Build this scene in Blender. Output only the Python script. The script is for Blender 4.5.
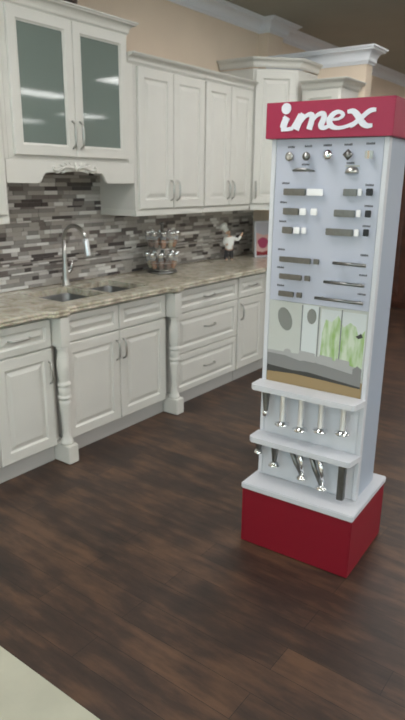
import bpy, bmesh, math, random
from mathutils import Vector, Matrix
from math import sin, cos, pi, radians

# ------------------------------------------------------------------ clean
for o in list(bpy.data.objects):
    bpy.data.objects.remove(o, do_unlink=True)
SC = bpy.context.scene
COL = SC.collection
RND = random.Random(7)

# ------------------------------------------------------------------ camera
CAM_LOC = Vector((0.0, -3.2262, 1.6075))
YAW, PITCH, ROLL, FPX = 0.93286, 0.29049, 0.01312, 605.2
cy_, sy_ = cos(YAW), sin(YAW)
fwd = Vector((sy_ * cos(PITCH), cy_ * cos(PITCH), -sin(PITCH)))
rt0 = Vector((cy_, -sy_, 0))
up0 = rt0.cross(fwd)
rt = cos(ROLL) * rt0 + sin(ROLL) * up0
up = -sin(ROLL) * rt0 + cos(ROLL) * up0
cam = bpy.data.cameras.new('camera')
cam.sensor_fit = 'VERTICAL'
cam.sensor_height = 24
cam.lens = 24 * FPX / 720
cam.clip_start = 0.05
camo = bpy.data.objects.new('camera', cam)
m3 = Matrix((rt, up, -fwd)).transposed()
camo.matrix_world = Matrix.Translation(CAM_LOC) @ m3.to_4x4()
COL.objects.link(camo)
SC.camera = camo
cam.dof.use_dof = True                      # the phone focused short of the room
cam.dof.focus_distance = 1.35
cam.dof.aperture_fstop = 4.2

# ------------------------------------------------------------------ world, light, exposure
w = bpy.data.worlds.new('daylight'); SC.world = w; w.use_nodes = True
w.node_tree.nodes['Background'].inputs[0].default_value = (0.62, 0.76, 1.0, 1)
w.node_tree.nodes['Background'].inputs[1].default_value = 0.9
SC.view_settings.view_transform = 'Standard'
SC.view_settings.look = 'None'
SC.view_settings.exposure = -0.06
SC.view_settings.gamma = 1.0
SC.view_settings.use_curve_mapping = False
SC.cycles.max_bounces = 8

CEIL = 2.965
XL, XR, YF = -3.0, 13.0, -12.5       # room extents


def area(name, loc, rot, sx, sy, power, col):
    l = bpy.data.lights.new(name, 'AREA')
    l.shape = 'RECTANGLE'; l.size = sx; l.size_y = sy; l.energy = power; l.color = col
    o = bpy.data.objects.new(name, l); o.location = loc; o.rotation_euler = rot
    COL.objects.link(o)
    return o


# daylight just outside the shop windows (left wall and front wall)
area('window_daylight_left', (XL - 0.25, -3.6, 1.95), (0, radians(-90), 0), 1.6, 5.0, 115, (0.78, 0.88, 1.0))
area('window_daylight_front', (2.0, YF - 0.25, 1.95), (radians(90), 0, 0), 6.5, 1.6, 130, (0.86, 0.93, 1.0))
TROFFER_EMIT = 11.5

# ------------------------------------------------------------------ materials
def nodes(m):
    m.use_nodes = True
    nt = m.node_tree
    return nt, nt.nodes['Principled BSDF']


def mat(name, col, rough=0.5, metal=0.0, noise=0.0, nscale=20, coat=0.0, bump=0.0, bscale=200):
    m = bpy.data.materials.new(name)
    nt, p = nodes(m)
    p.inputs['Base Color'].default_value = (*col, 1)
    p.inputs['Roughness'].default_value = rough
    p.inputs['Metallic'].default_value = metal
    p.inputs['Coat Weight'].default_value = coat
    tc = nt.nodes.new('ShaderNodeTexCoord')
    if noise:
        n = nt.nodes.new('ShaderNodeTexNoise'); n.inputs['Scale'].default_value = nscale
        n.inputs['Detail'].default_value = 4
        nt.links.new(tc.outputs['Object'], n.inputs['Vector'])
        r = nt.nodes.new('ShaderNodeValToRGB')
        a = [max(0, c * (1 - noise)) for c in col]; b = [min(1, c * (1 + noise)) for c in col]
        r.color_ramp.elements[0].position = 0.3; r.color_ramp.elements[1].position = 0.7
        r.color_ramp.elements[0].color = (*a, 1); r.color_ramp.elements[1].color = (*b, 1)
        nt.links.new(n.outputs['Fac'], r.inputs['Fac'])
        nt.links.new(r.outputs['Color'], p.inputs['Base Color'])
    if bump:
        n2 = nt.nodes.new('ShaderNodeTexNoise'); n2.inputs['Scale'].default_value = bscale
        nt.links.new(tc.outputs['Object'], n2.inputs['Vector'])
        b2 = nt.nodes.new('ShaderNodeBump'); b2.inputs['Strength'].default_value = bump
        b2.inputs['Distance'].default_value = 0.002
        nt.links.new(n2.outputs['Fac'], b2.inputs['Height'])
        nt.links.new(b2.outputs['Normal'], p.inputs['Normal'])
    return m


M = {}
M['cream'] = mat('cream_lacquer', (0.69, 0.675, 0.635), 0.38, noise=0.02, nscale=6)
M['cream_side'] = mat('cream_laminate', (0.64, 0.62, 0.59), 0.45)
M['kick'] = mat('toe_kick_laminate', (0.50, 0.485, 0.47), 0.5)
M['wall'] = mat('tan_paint', (0.80, 0.66, 0.53), 0.8, noise=0.03, nscale=3, bump=0.15, bscale=300)
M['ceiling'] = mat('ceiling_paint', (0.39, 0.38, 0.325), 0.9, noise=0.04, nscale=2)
M['crown'] = mat('white_moulding_paint', (0.82, 0.84, 0.90), 0.4)
M['nickel'] = mat('brushed_nickel', (0.50, 0.49, 0.47), 0.32, 1.0)
M['dknickel'] = mat('dark_brushed_nickel', (0.24, 0.24, 0.235), 0.34, 1.0, noise=0.08, nscale=60)
M['chrome'] = mat('polished_chrome', (0.86, 0.87, 0.89), 0.07, 1.0)
M['white_reflection'] = mat('polished_pull_painted_reflection', (0.95, 0.95, 0.97), 0.15, 0.0)  # bright reflection on polished metal painted in as a plain non-metal white
M['satin'] = mat('satin_chrome', (0.80, 0.81, 0.84), 0.28, 0.85)
M['steel'] = mat('stainless_steel', (0.22, 0.22, 0.22), 0.35, 1.0)
M['black'] = mat('black_plastic', (0.015, 0.015, 0.018), 0.35)
M['wh'] = mat('white_laminate', (0.67, 0.68, 0.73), 0.35)
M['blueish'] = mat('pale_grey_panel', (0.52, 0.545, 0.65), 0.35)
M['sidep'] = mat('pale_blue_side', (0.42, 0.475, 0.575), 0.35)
M['red'] = mat('red_laminate', (0.24, 0.005, 0.018), 0.45)
M['sign'] = mat('crimson_sign', (0.34, 0.016, 0.062), 0.45)
M['letter'] = mat('white_letter', (0.74, 0.76, 0.84), 0.5)
M['caption'] = mat('caption_print', (0.10, 0.10, 0.12), 0.6)
M['darkwood'] = mat('dark_red_wood', (0.075, 0.026, 0.016), 0.4, noise=0.35, nscale=6)
M['amber'] = mat('spice_orange', (0.45, 0.18, 0.05), 0.6, noise=0.3, nscale=80)
M['paprika'] = mat('spice_brown', (0.22, 0.09, 0.04), 0.7, noise=0.3, nscale=80)
M['herb'] = mat('spice_tan', (0.38, 0.30, 0.16), 0.7, noise=0.3, nscale=80)
M['skin'] = mat('painted_skin', (0.62, 0.40, 0.28), 0.5)
M['cloth'] = mat('white_glaze', (0.80, 0.80, 0.77), 0.35)
M['trousers'] = mat('black_glaze', (0.03, 0.03, 0.035), 0.3)
M['frame'] = mat('pale_frame', (0.62, 0.62, 0.66), 0.4)


def floor_mat():
    m = bpy.data.materials.new('dark_walnut_planks')
    nt, p = nodes(m); N = nt.nodes; L = nt.links
    tc = N.new('ShaderNodeTexCoord')
    mp = N.new('ShaderNodeMapping'); mp.inputs['Rotation'].default_value = (0, 0, radians(90))
    L.new(tc.outputs['Object'], mp.inputs['Vector'])
    br = N.new('ShaderNodeTexBrick')
    br.offset = 0.37; br.offset_frequency = 2
    br.inputs['Color1'].default_value = (0.0, 0.0, 0.0, 1)
    br.inputs['Color2'].default_value = (1, 1, 1, 1)
    br.inputs['Mortar'].default_value = (0.3, 0.3, 0.3, 1)
    br.inputs['Scale'].default_value = 1
    br.inputs['Mortar Size'].default_value = 0.0012
    br.inputs['Bias'].default_value = 0
    br.inputs['Brick Width'].default_value = 0.92
    br.inputs['Row Height'].default_value = 0.125
    L.new(mp.outputs['Vector'], br.inputs['Vector'])
    mp2 = N.new('ShaderNodeMapping'); mp2.inputs['Scale'].default_value = (1.6, 14, 1)
    mp2.inputs['Rotation'].default_value = (0, 0, radians(90))
    L.new(tc.outputs['Object'], mp2.inputs['Vector'])
    # grain: noise stretched along planks
    mp3 = N.new('ShaderNodeMapping'); mp3.inputs['Scale'].default_value = (11, 2.2, 1)
    L.new(tc.outputs['Object'], mp3.inputs['Vector'])
    n = N.new('ShaderNodeTexNoise'); n.inputs['Scale'].default_value = 1.7; n.inputs['Detail'].default_value = 6
    n.inputs['Roughness'].default_value = 0.62
    L.new(mp3.outputs['Vector'], n.inputs['Vector'])
    n2 = N.new('ShaderNodeTexNoise'); n2.inputs['Scale'].default_value = 3.6; n2.inputs['Detail'].default_value = 3
    L.new(tc.outputs['Object'], n2.inputs['Vector'])
    mixf = N.new('ShaderNodeMix'); mixf.data_type = 'FLOAT'; mixf.inputs[0].default_value = 0.13
    L.new(n.outputs['Fac'], mixf.inputs[2]); L.new(br.outputs['Color'], mixf.inputs[3])
    mix2 = N.new('ShaderNodeMix'); mix2.data_type = 'FLOAT'; mix2.inputs[0].default_value = 0.38
    L.new(mixf.outputs[0], mix2.inputs[2]); L.new(n2.outputs['Fac'], mix2.inputs[3])
    r = N.new('ShaderNodeValToRGB'); e = r.color_ramp.elements
    e[0].position = 0.36; e[0].color = (0.026, 0.0165, 0.0135, 1)
    e[1].position = 0.62; e[1].color = (0.115, 0.060, 0.035, 1)
    k = e.new(0.48); k.color = (0.047, 0.027, 0.020, 1)
    L.new(mix2.outputs[0], r.inputs['Fac'])
    dk = N.new('ShaderNodeMix'); dk.data_type = 'RGBA'
    L.new(br.outputs['Fac'], dk.inputs[0]); L.new(r.outputs['Color'], dk.inputs[6])
    dk.inputs[7].default_value = (0.018, 0.011, 0.009, 1)
    L.new(dk.outputs[2], p.inputs['Base Color'])
    p.inputs['Roughness'].default_value = 0.42
    b = N.new('ShaderNodeBump'); b.inputs['Strength'].default_value = 0.25; b.inputs['Distance'].default_value = 0.002
    L.new(n.outputs['Fac'], b.inputs['Height']); L.new(b.outputs['Normal'], p.inputs['Normal'])
    return m


def granite_mat():
    m = bpy.data.materials.new('beige_granite')
    nt, p = nodes(m); N = nt.nodes; L = nt.links
    tc = N.new('ShaderNodeTexCoord')
    n = N.new('ShaderNodeTexNoise'); n.inputs['Scale'].default_value = 9; n.inputs['Detail'].default_value = 8
    n.inputs['Roughness'].default_value = 0.7; n.inputs['Distortion'].default_value = 1.2
    L.new(tc.outputs['Object'], n.inputs['Vector'])
    r = N.new('ShaderNodeValToRGB'); e = r.color_ramp.elements
    e[0].position = 0.30; e[0].color = (0.22, 0.185, 0.145, 1)
    e[1].position = 0.70; e[1].color = (0.72, 0.68, 0.58, 1)
    a = e.new(0.42); a.color = (0.42, 0.375, 0.29, 1)
    a = e.new(0.55); a.color = (0.60, 0.555, 0.455, 1)
    L.new(n.outputs['Fac'], r.inputs['Fac'])
    v = N.new('ShaderNodeTexVoronoi'); v.inputs['Scale'].default_value = 90
    L.new(tc.outputs['Object'], v.inputs['Vector'])
    mx = N.new('ShaderNodeMix'); mx.data_type = 'RGBA'; mx.blend_type = 'MULTIPLY'; mx.inputs[0].default_value = 0.12
    L.new(r.outputs['Color'], mx.inputs[6]); L.new(v.outputs['Color'], mx.inputs[7])
    L.new(mx.outputs[2], p.inputs['Base Color'])
    p.inputs['Roughness'].default_value = 0.14
    return m


def tile_mat():
    m = bpy.data.materials.new('cream_floor_tile')
    nt, p = nodes(m); N = nt.nodes; L = nt.links
    tc = N.new('ShaderNodeTexCoord')
    mp = N.new('ShaderNodeMapping'); mp.inputs['Location'].default_value = (0.02, 0.35, 0)
    L.new(tc.outputs['Object'], mp.inputs['Vector'])
    br = N.new('ShaderNodeTexBrick'); br.offset = 0
    br.inputs['Scale'].default_value = 1; br.inputs['Mortar Size'].default_value = 0.0005
    br.inputs['Brick Width'].default_value = 0.9; br.inputs['Row Height'].default_value = 0.9
    br.inputs['Color1'].default_value = (0.48, 0.475, 0.385, 1); br.inputs['Color2'].default_value = (0.49, 0.48, 0.39, 1)
    br.inputs['Mortar'].default_value = (0.46, 0.455, 0.37, 1)
    L.new(mp.outputs['Vector'], br.inputs['Vector'])
    n = N.new('ShaderNodeTexNoise'); n.inputs['Scale'].default_value = 5; n.inputs['Detail'].default_value = 5
    L.new(tc.outputs['Object'], n.inputs['Vector'])
    r = N.new('ShaderNodeValToRGB'); r.color_ramp.elements[0].color = (0.86, 0.86, 0.86, 1)
    r.color_ramp.elements[0].position = 0.3; r.color_ramp.elements[1].position = 0.7
    L.new(n.outputs['Fac'], r.inputs['Fac'])
    mx = N.new('ShaderNodeMix'); mx.data_type = 'RGBA'; mx.blend_type = 'MULTIPLY'; mx.inputs[0].default_value = 1
    L.new(br.outputs['Color'], mx.inputs[6]); L.new(r.outputs['Color'], mx.inputs[7])
    L.new(mx.outputs[2], p.inputs['Base Color'])
    p.inputs['Roughness'].default_value = 0.35
    return m


def pane_mat(name, col, trans, rough, tint=(0.80, 0.90, 0.86)):
    m = bpy.data.materials.new(name); m.use_nodes = True
    nt = m.node_tree; N = nt.nodes; L = nt.links
    p = N['Principled BSDF']; out = N['Material Output']
    p.inputs['Base Color'].default_value = (*col, 1); p.inputs['Roughness'].default_value = rough
    p.inputs['Specular IOR Level'].default_value = 0.9
    t = N.new('ShaderNodeBsdfTransparent'); t.inputs[0].default_value = (*tint, 1)
    mx = N.new('ShaderNodeMixShader'); mx.inputs[0].default_value = 1 - trans
    L.new(t.outputs[0], mx.inputs[1]); L.new(p.outputs[0], mx.inputs[2]); L.new(mx.outputs[0], out.inputs['Surface'])
    return m


def emit_mat(name, col, s):
    m = bpy.data.materials.new(name)
    nt, p = nodes(m)
    p.inputs['Base Color'].default_value = (0.8, 0.8, 0.8, 1)
    p.inputs['Emission Color'].default_value = (*col, 1)
    p.inputs['Emission Strength'].default_value = s
    return m


M['floor'] = floor_mat(); M['granite'] = granite_mat(); M['tile'] = tile_mat()
M['frost'] = pane_mat('frosted_green_glass', (0.265, 0.315, 0.29), 0.30, 0.045)
M['clear'] = pane_mat('clear_window_glass', (0.5, 0.5, 0.5), 0.92, 0.02)
M['jar'] = pane_mat('jar_glass', (0.62, 0.62, 0.62), 0.72, 0.08, (0.96, 0.96, 0.96))
M['troffer'] = emit_mat('fluorescent_diffuser', (1.0, 0.985, 0.955), TROFFER_EMIT)
MOSAIC = [mat('mosaic_%s' % n, c, r) for n, c, r in (
    ('pale', (0.72, 0.70, 0.675), 0.2), ('silver', (0.55, 0.52, 0.50), 0.25), ('taupe', (0.40, 0.365, 0.335), 0.3),
    ('grey', (0.30, 0.28, 0.265), 0.25), ('umber', (0.17, 0.145, 0.135), 0.3), ('charcoal', (0.095, 0.082, 0.08), 0.2))]
M['grout'] = mat('grout', (0.20, 0.18, 0.165), 0.8)

# ------------------------------------------------------------------ mesh helpers
def tag(o, label=None, cat=None, group=None, kind=None):
    if label: o['label'] = label
    if cat: o['category'] = cat
    if group: o['group'] = group
    if kind: o['kind'] = kind
    return o


def empty(name, loc=(0, 0, 0), rz=0.0, label=None, cat=None, group=None, rot=None):
    o = bpy.data.objects.new(name, None)
    o.location = loc; o.rotation_euler = rot if rot else (0, 0, rz); o.empty_display_size = 0.1
    COL.objects.link(o)
    return tag(o, label, cat, group)


class MB:
    def __init__(s):
        s.v = []; s.f = []; s.mi = []; s.sm = []

    def add(s, vs, fs, mi=0, smooth=False):
        b = len(s.v)
        s.v += [tuple(v) for v in vs]
        for f in fs:
            s.f.append([b + i for i in f]); s.mi.append(mi); s.sm.append(smooth)
        return s

    def box(s, x0, x1, y0, y1, z0, z1, mi=0, bev=0.0):
        if bev <= 0:
            vs = [(x0, y0, z0), (x1, y0, z0), (x1, y1, z0), (x0, y1, z0), (x0, y0, z1), (x1, y0, z1), (x1, y1, z1), (x0, y1, z1)]
            fs = [(0, 3, 2, 1), (4, 5, 6, 7), (0, 1, 5, 4), (1, 2, 6, 5), (2, 3, 7, 6), (3, 0, 4, 7)]
            return s.add(vs, fs, mi)
        bm = bmesh.new()
        bmesh.ops.create_cube(bm, size=1, matrix=Matrix.Translation(((x0 + x1) / 2, (y0 + y1) / 2, (z0 + z1) / 2)) @ Matrix.Diagonal((x1 - x0, y1 - y0, z1 - z0, 1)))
        bmesh.ops.bevel(bm, geom=bm.edges[:], offset=bev, segments=2, affect='EDGES')
        bm.verts.index_update()
        vs = [v.co[:] for v in bm.verts]; fs = [[v.index for v in f.verts] for f in bm.faces]
        bm.free()
        return s.add(vs, fs, mi)

    def prism(s, poly, z0, z1, mi=0):
        n = len(poly)
        vs = [(x, y, z0) for x, y in poly] + [(x, y, z1) for x, y in poly]
        fs = [tuple(range(n - 1, -1, -1)), tuple(range(n, 2 * n))] + [(i, (i + 1) % n, n + (i + 1) % n, n + i) for i in range(n)]
        return s.add(vs, fs, mi)

    def prism_y(s, poly, y0, y1, mi=0):     # poly in (x,z), front at y0
        n = len(poly)
        vs = [(x, y0, z) for x, z in poly] + [(x, y1, z) for x, z in poly]
        fs = [tuple(range(n)), tuple(range(2 * n - 1, n - 1, -1))] + [(i, n + i, n + (i + 1) % n, (i + 1) % n) for i in range(n)]
        return s.add(vs, fs, mi)

    def lathe(s, prof, c=(0, 0, 0), n=20, mi=0, axis=None, smooth=True):
        """prof = [(r,z)...] around z (or around axis vector)"""
        q = Vector((0, 0, 1)).rotation_difference(Vector(axis)) if axis else None
        vs = []
        for r, z in prof:
            for k in range(n):
                p = Vector((r * cos(2 * pi * k / n), r * sin(2 * pi * k / n), z))
                if q: p = q @ p
                vs.append((p.x + c[0], p.y + c[1], p.z + c[2]))
        fs = []
        for j in range(len(prof) - 1):
            for k in range(n):
                fs.append((j * n + k, j * n + (k + 1) % n, (j + 1) * n + (k + 1) % n, (j + 1) * n + k))
        fs.append(tuple(range(n - 1, -1, -1))); fs.append(tuple((len(prof) - 1) * n + k for k in range(n)))
        return s.add(vs, fs, mi, smooth)

    def tube(s, pts, r, n=10, mi=0, flat=None):
        """sweep a circle along pts; r float or list; flat=(sx,sy) scales"""
        pts = [Vector(p) for p in pts]
        rs = r if isinstance(r, (list, tuple)) else [r] * len(pts)
        vs = []; prev = None
        for i, p in enumerate(pts):
            t = (pts[min(i + 1, len(pts) - 1)] - pts[max(i - 1, 0)]).normalized()
            if prev is None:
                a = Vector((0, 0, 1)) if abs(t.z) < 0.9 else Vector((1, 0, 0))
                u = t.cross(a).normalized()
            else:
                u = (prev - t * prev.dot(t)).normalized()
            prev = u; v = t.cross(u)
            sx, sy = flat if flat else (1, 1)
            for k in range(n):
                a = 2 * pi * k / n
                vs.append(p + u * (cos(a) * rs[i] * sx) + v * (sin(a) * rs[i] * sy))
        fs = []
        for j in range(len(pts) - 1):
            for k in range(n):
                fs.append((j * n + k, j * n + (k + 1) % n, (j + 1) * n + (k + 1) % n, (j + 1) * n + k))
        fs.append(tuple(range(n - 1, -1, -1))); fs.append(tuple((len(pts) - 1) * n + k for k in range(n)))
        return s.add(vs, fs, mi, True)

    def rings(s, x0, x1, z0, z1, prof, mi=0, hole=False, back=0.0):
        """raised panel facing -y. prof = [(inset, y)] from the back edge inwards"""
        vs = []
        for ins, y in prof:
            vs += [(x0 + ins, y, z0 + ins), (x1 - ins, y, z0 + ins), (x1 - ins, y, z1 - ins), (x0 + ins, y, z1 - ins)]
        fs = []
        n = len(prof)
        for j in range(n - 1):
            for k in range(4):
                fs.append((j * 4 + k, j * 4 + (k + 1) % 4, (j + 1) * 4 + (k + 1) % 4, (j + 1) * 4 + k))
        if hole:
            for k in range(4):
                fs.append(((n - 1) * 4 + k, (n - 1) * 4 + (k + 1) % 4, (k + 1) % 4, k))
        else:
            fs.append(tuple((n - 1) * 4 + k for k in range(4)))
            fs.append((3, 2, 1, 0))
        return s.add(vs, fs, mi)

    def sweep(s, prof, path, mi=0, side=1):
        """prof [(out,z)] closed loop swept along an open xy path, mitred; side=+1 -> out is to the right of travel"""
        P2 = [Vector(p) for p in path]; n = len(P2); vs = []
        for i in range(n):
            d0 = (P2[i] - P2[i - 1]).normalized() if i > 0 else None
            d1 = (P2[i + 1] - P2[i]).normalized() if i < n - 1 else None
            nr = lambda d: Vector((d.y, -d.x)) * side
            if d0 is None: mm = nr(d1)
            elif d1 is None: mm = nr(d0)
            else:
                a, b = nr(d0), nr(d1); mm = (a + b).normalized(); mm = mm / max(0.2, mm.dot(a))
            for o_, z in prof:
                vs.append((P2[i].x + mm.x * o_, P2[i].y + mm.y * o_, z))
        m = len(prof); fs = []
        for i in range(n - 1):
            for k in range(m):
                fs.append((i * m + k, (i + 1) * m + k, (i + 1) * m + (k + 1) % m, i * m + (k + 1) % m))
        fs.append(tuple(range(m))); fs.append(tuple((n - 1) * m + k for k in range(m - 1, -1, -1)))
        return s.add(vs, fs, mi)

    def build(s, name, mats, parent=None, loc=None, rz=None, **kw):
        me = bpy.data.meshes.new(name)
        me.from_pydata(s.v, [], s.f)
        if not isinstance(mats, (list, tuple)): mats = [mats]
        for m in mats: me.materials.append(m)
        for p, mi, sm in zip(me.polygons, s.mi, s.sm):
            p.material_index = mi; p.use_smooth = sm
        me.update()
        bm = bmesh.new(); bm.from_mesh(me)
        bmesh.ops.recalc_face_normals(bm, faces=bm.faces)
        bm.to_mesh(me); bm.free()
        o = bpy.data.objects.new(name, me); COL.objects.link(o)
        if parent: o.parent = parent
        if loc: o.location = loc
        if rz is not None: o.rotation_euler = (0, 0, rz)
        return tag(o, **kw)


def copy_tree(o, parent=None):
    c = o.copy(); COL.objects.link(c)
    if parent: c.parent = parent
    for ch in list(o.children): copy_tree(ch, c)
    return c


# ------------------------------------------------------------------ room shell
def S(name): return dict(kind='structure')


MB().box(1.006, XR, YF, 0, -0.1, 0, 0).build('floor', M['floor'], kind='structure')
MB().box(XL, 1.004, YF, 0, -0.1, 0.002, 0).build('floor_tile', M['tile'], kind='structure')
MB().box(XL, XR, 0, 0.15, 0, CEIL).build('wall_back', M['wall'], kind='structure')
MB().box(XR, XR + 0.15, YF, 0.15, 0, CEIL).build('wall_right', M['wall'], kind='structure')


def window_wall(name, axis, c, a0, a1, wins, z0, z1):
    b = MB()
    segs = []; cur = a0
    for (u0, u1) in wins:
        segs.append((cur, u0, 0, CEIL)); segs.append((u0, u1, 0, z0)); segs.append((u0, u1, z1, CEIL)); cur = u1
    segs.append((cur, a1, 0, CEIL))
    for u0, u1, za, zb in segs:
        if axis == 'x': b.box(c - 0.15, c, u0, u1, za, zb)
        else: b.box(u0, u1, c - 0.15, c, za, zb)
    b.build(name, M['wall'], kind='structure')


window_wall('wall_left', 'x', XL, YF, 0, [(-6.1, -3.75), (-3.45, -1.1)], 1.1, 2.8)
window_wall('wall_front', 'y', YF, XL, XR, [(-1.2, 1.8), (2.2, 5.2)], 1.1, 2.8)
wn = 0
for ax, u0, u1 in (('x', -6.1, -3.75), ('x', -3.45, -1.1), ('y', -1.2, 1.8), ('y', 2.2, 5.2)):
    wn += 1
    L_ = u1 - u0
    root = empty('window_%d' % wn, ((XL - 0.08, u0, 1.1) if ax == 'x' else (u0, YF - 0.08, 1.1)), radians(90) if ax == 'x' else 0)
    tag(root, kind='structure')
    b = MB()
    b.rings(0, L_, 0, 1.7, [(0, 0.03), (0, -0.03), (0.06, -0.03), (0.06, 0.03)], hole=True)
    b.box(L_ / 2 - 0.025, L_ / 2 + 0.025, -0.03, 0.03, 0.06, 1.64)
    tag(b.build('window_frame', M['black'], root), kind='structure')
    tag(MB().box(0.06, L_ - 0.06, -0.004, 0.004, 0.06, 1.64).build('glass_pane', M['clear'], root), kind='structure')

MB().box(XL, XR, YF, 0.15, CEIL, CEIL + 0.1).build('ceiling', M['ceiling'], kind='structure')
# pier on the kitchen wall, behind the end of the partition
MB().box(5.14, 5.40, -0.10, 0.0, 0, CEIL).build('wall_pier', M['wall'], kind='structure')
# partition that stops below the ceiling
PX0, PX1, PY = 5.142, 5.262, -1.045
MB().box(PX0, PX1, PY, -0.101, 0, 2.650).build('wall_partition', M['wall'], kind='structure')

# ceiling crown moulding
def crown_prof(z0, z1, d):
    h = z1 - z0
    pts = [(0, 0), (0.10, 0), (0.14, 0.10), (0.22, 0.14), (0.26, 0.22)]
    for k in range(1, 7):
        a = k / 6 * pi / 2
        pts.append((0.26 + 0.50 * (1 - cos(a)), 0.24 + 0.50 * sin(a)))
    pts += [(0.84, 0.78), (0.86, 0.86), (1.0, 0.90), (1.0, 1.0), (0, 1.0)]
    return [(p[0] * d, z0 + p[1] * h) for p in pts]


MB().sweep(crown_prof(2.862, CEIL - 0.001, 0.125), [(XL, -0.001), (5.139, -0.001), (5.139, -0.101), (5.401, -0.101), (5.401, -0.001), (XR - 0.001, -0.001), (XR - 0.001, YF + 0.001)]).build('trim_1', M['crown'], kind='structure')
MB().sweep(crown_prof(2.525, 2.652, 0.090), [(PX0 - 0.001, -0.101), (PX0 - 0.001, PY - 0.001), (PX1 + 0.001, PY - 0.001), (PX1 + 0.001, -0.101)], side=1).build('trim_2', M['crown'], kind='structure')
MB().box(5.41, XR - 0.002, -0.018, -0.001, 0.003, 0.12).build('baseboard_back', M['crown'], kind='structure')
MB().box(XR - 0.018, XR - 0.001, YF + 0.01, -0.02, 0.003, 0.12).build('baseboard_right', M['crown'], kind='structure')


# mosaic backsplash
def backsplash():
    b = MB()
    x0, x1, z0, z1 = 0.9, 5.138, 0.9155, 1.66
    b.box(x0, x1, -0.006, -0.001, z0, z1, 6)
    z = z0 + 0.002
    while z < z1 - 0.012:
        h = RND.choice([0.012, 0.020, 0.020, 0.026, 0.026])
        h = min(h, z1 - z - 0.001)
        x = x0 + RND.uniform(-0.15, 0)
        while x < x1:
            l = RND.choice([0.05, 0.08, 0.10, 0.11, 0.13, 0.17])
            a, c = max(x, x0), min(x + l, x1)
            mi = RND.choices(range(6), [13, 14, 26, 22, 15, 10])[0]
            if c - a > 0.004:
                y = -0.0095 - RND.choice([0, 0.001])
                b.box(a + 0.001, c - 0.001, y, -0.006, z + 0.0008, z + h - 0.0008, mi)
            x += l
        z += h
    b.build('backsplash', MOSAIC + [M['grout']], kind='structure')


backsplash()

# ------------------------------------------------------------------ ceiling lights
def troffer(x, y, rz, label):
    root = empty('ceiling_light', (x, y, CEIL), rz, label, 'light', 'recessed fluorescent ceiling lights')
    MB().rings(-0.62, 0.62, -0.32, 0.32, [(0, 0), (0, -0.018), (0.04, -0.018), (0.04, 0)], hole=True).build('frame', M['crown'], root).rotation_euler = (radians(-90), 0, 0)
    for c in root.children: c.rotation_euler = (radians(90), 0, 0)
    d = MB().box(-0.58, 0.58, -0.28, 0.28, -0.012, -0.004).build('diffuser', M['troffer'], root)
    return root


# the frame is modelled upright facing -y, so it is laid down to face the floor
TR = [(x, y) for x in (-1.4, 1.4, 4.0, 7.2, 10.2) for y in (-1.6, -4.1, -6.3, -8.5, -10.7)]
ROWS = ['nearest the kitchen wall', 'second from the kitchen wall', 'in the middle', 'second from the front windows', 'nearest the front windows']
COLS = ['leftmost', 'second from left', 'middle', 'second from right', 'rightmost']
for i, (x, y) in enumerate(TR):
    troffer(x, y, 0, '%s fluorescent panel in the ceiling row %s' % (COLS[i // 5], ROWS[i % 5]))

# ------------------------------------------------------------------ cabinetry
FR = 0.058


def panel_prof(fr, t=0.02):
    return [(0, 0), (0, -t + 0.004), (0.004, -t), (fr, -t), (fr + 0.004, -t + 0.003), (fr + 0.009, -t + 0.010), (fr + 0.017, -t + 0.0105),
            (fr + 0.040, -t + 0.002), (fr + 0.044, -t + 0.002)]


def door(parent, x0, x1, z0, z1, name='door', fr=FR, glass=False):
    """front of carcass is y=0, so the door stands at y -0.02..0"""
    b = MB()
    if glass:
        b.rings(x0, x1, z0, z1, [(0, 0), (0, -0.016), (0.004, -0.020), (fr - 0.012, -0.020), (fr - 0.006, -0.014), (fr, -0.012), (fr, 0)], hole=True)
        o = b.build(name, M['cream'], parent)
        MB().box(x0 + fr + 0.0005, x1 - fr - 0.0005, -0.009, -0.004, z0 + fr + 0.0005, z1 - fr - 0.0005).build('glass_pane', M['frost'], o, label='frosted green glass')
        return o
    b.rings(x0, x1, z0, z1, panel_prof(fr))
    return b.build(name, M['cream'], parent)


def handle(parent, x, z, L=0.128, vertical=True, name='door_handle', y=-0.02):
    b = MB(); pts = []; rs = []
    for k in range(11):
        t = k / 10
        s_ = (t - 0.5) * L * 1.12
        out = 0.030 * (1 - (2 * t - 1) ** 4) ** 0.5 if 0 < t < 1 else 0.0
        pts.append((x, y - out, z + s_) if vertical else (x + s_, y - out, z))
        rs.append(0.0055 + 0.0025 * (1 - abs(2 * t - 1)))
    b.tube(pts, rs, 8)
    return b.build(name, M['nickel'], parent, label='brushed nickel arched handle')


def cab_crown(parent, z0, z1, d, path, name='crown_moulding'):
    return MB().sweep(crown_prof(z0, z1, d), path).build(name, M['cream'], parent)


YB = -0.598     # base carcass front


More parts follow.
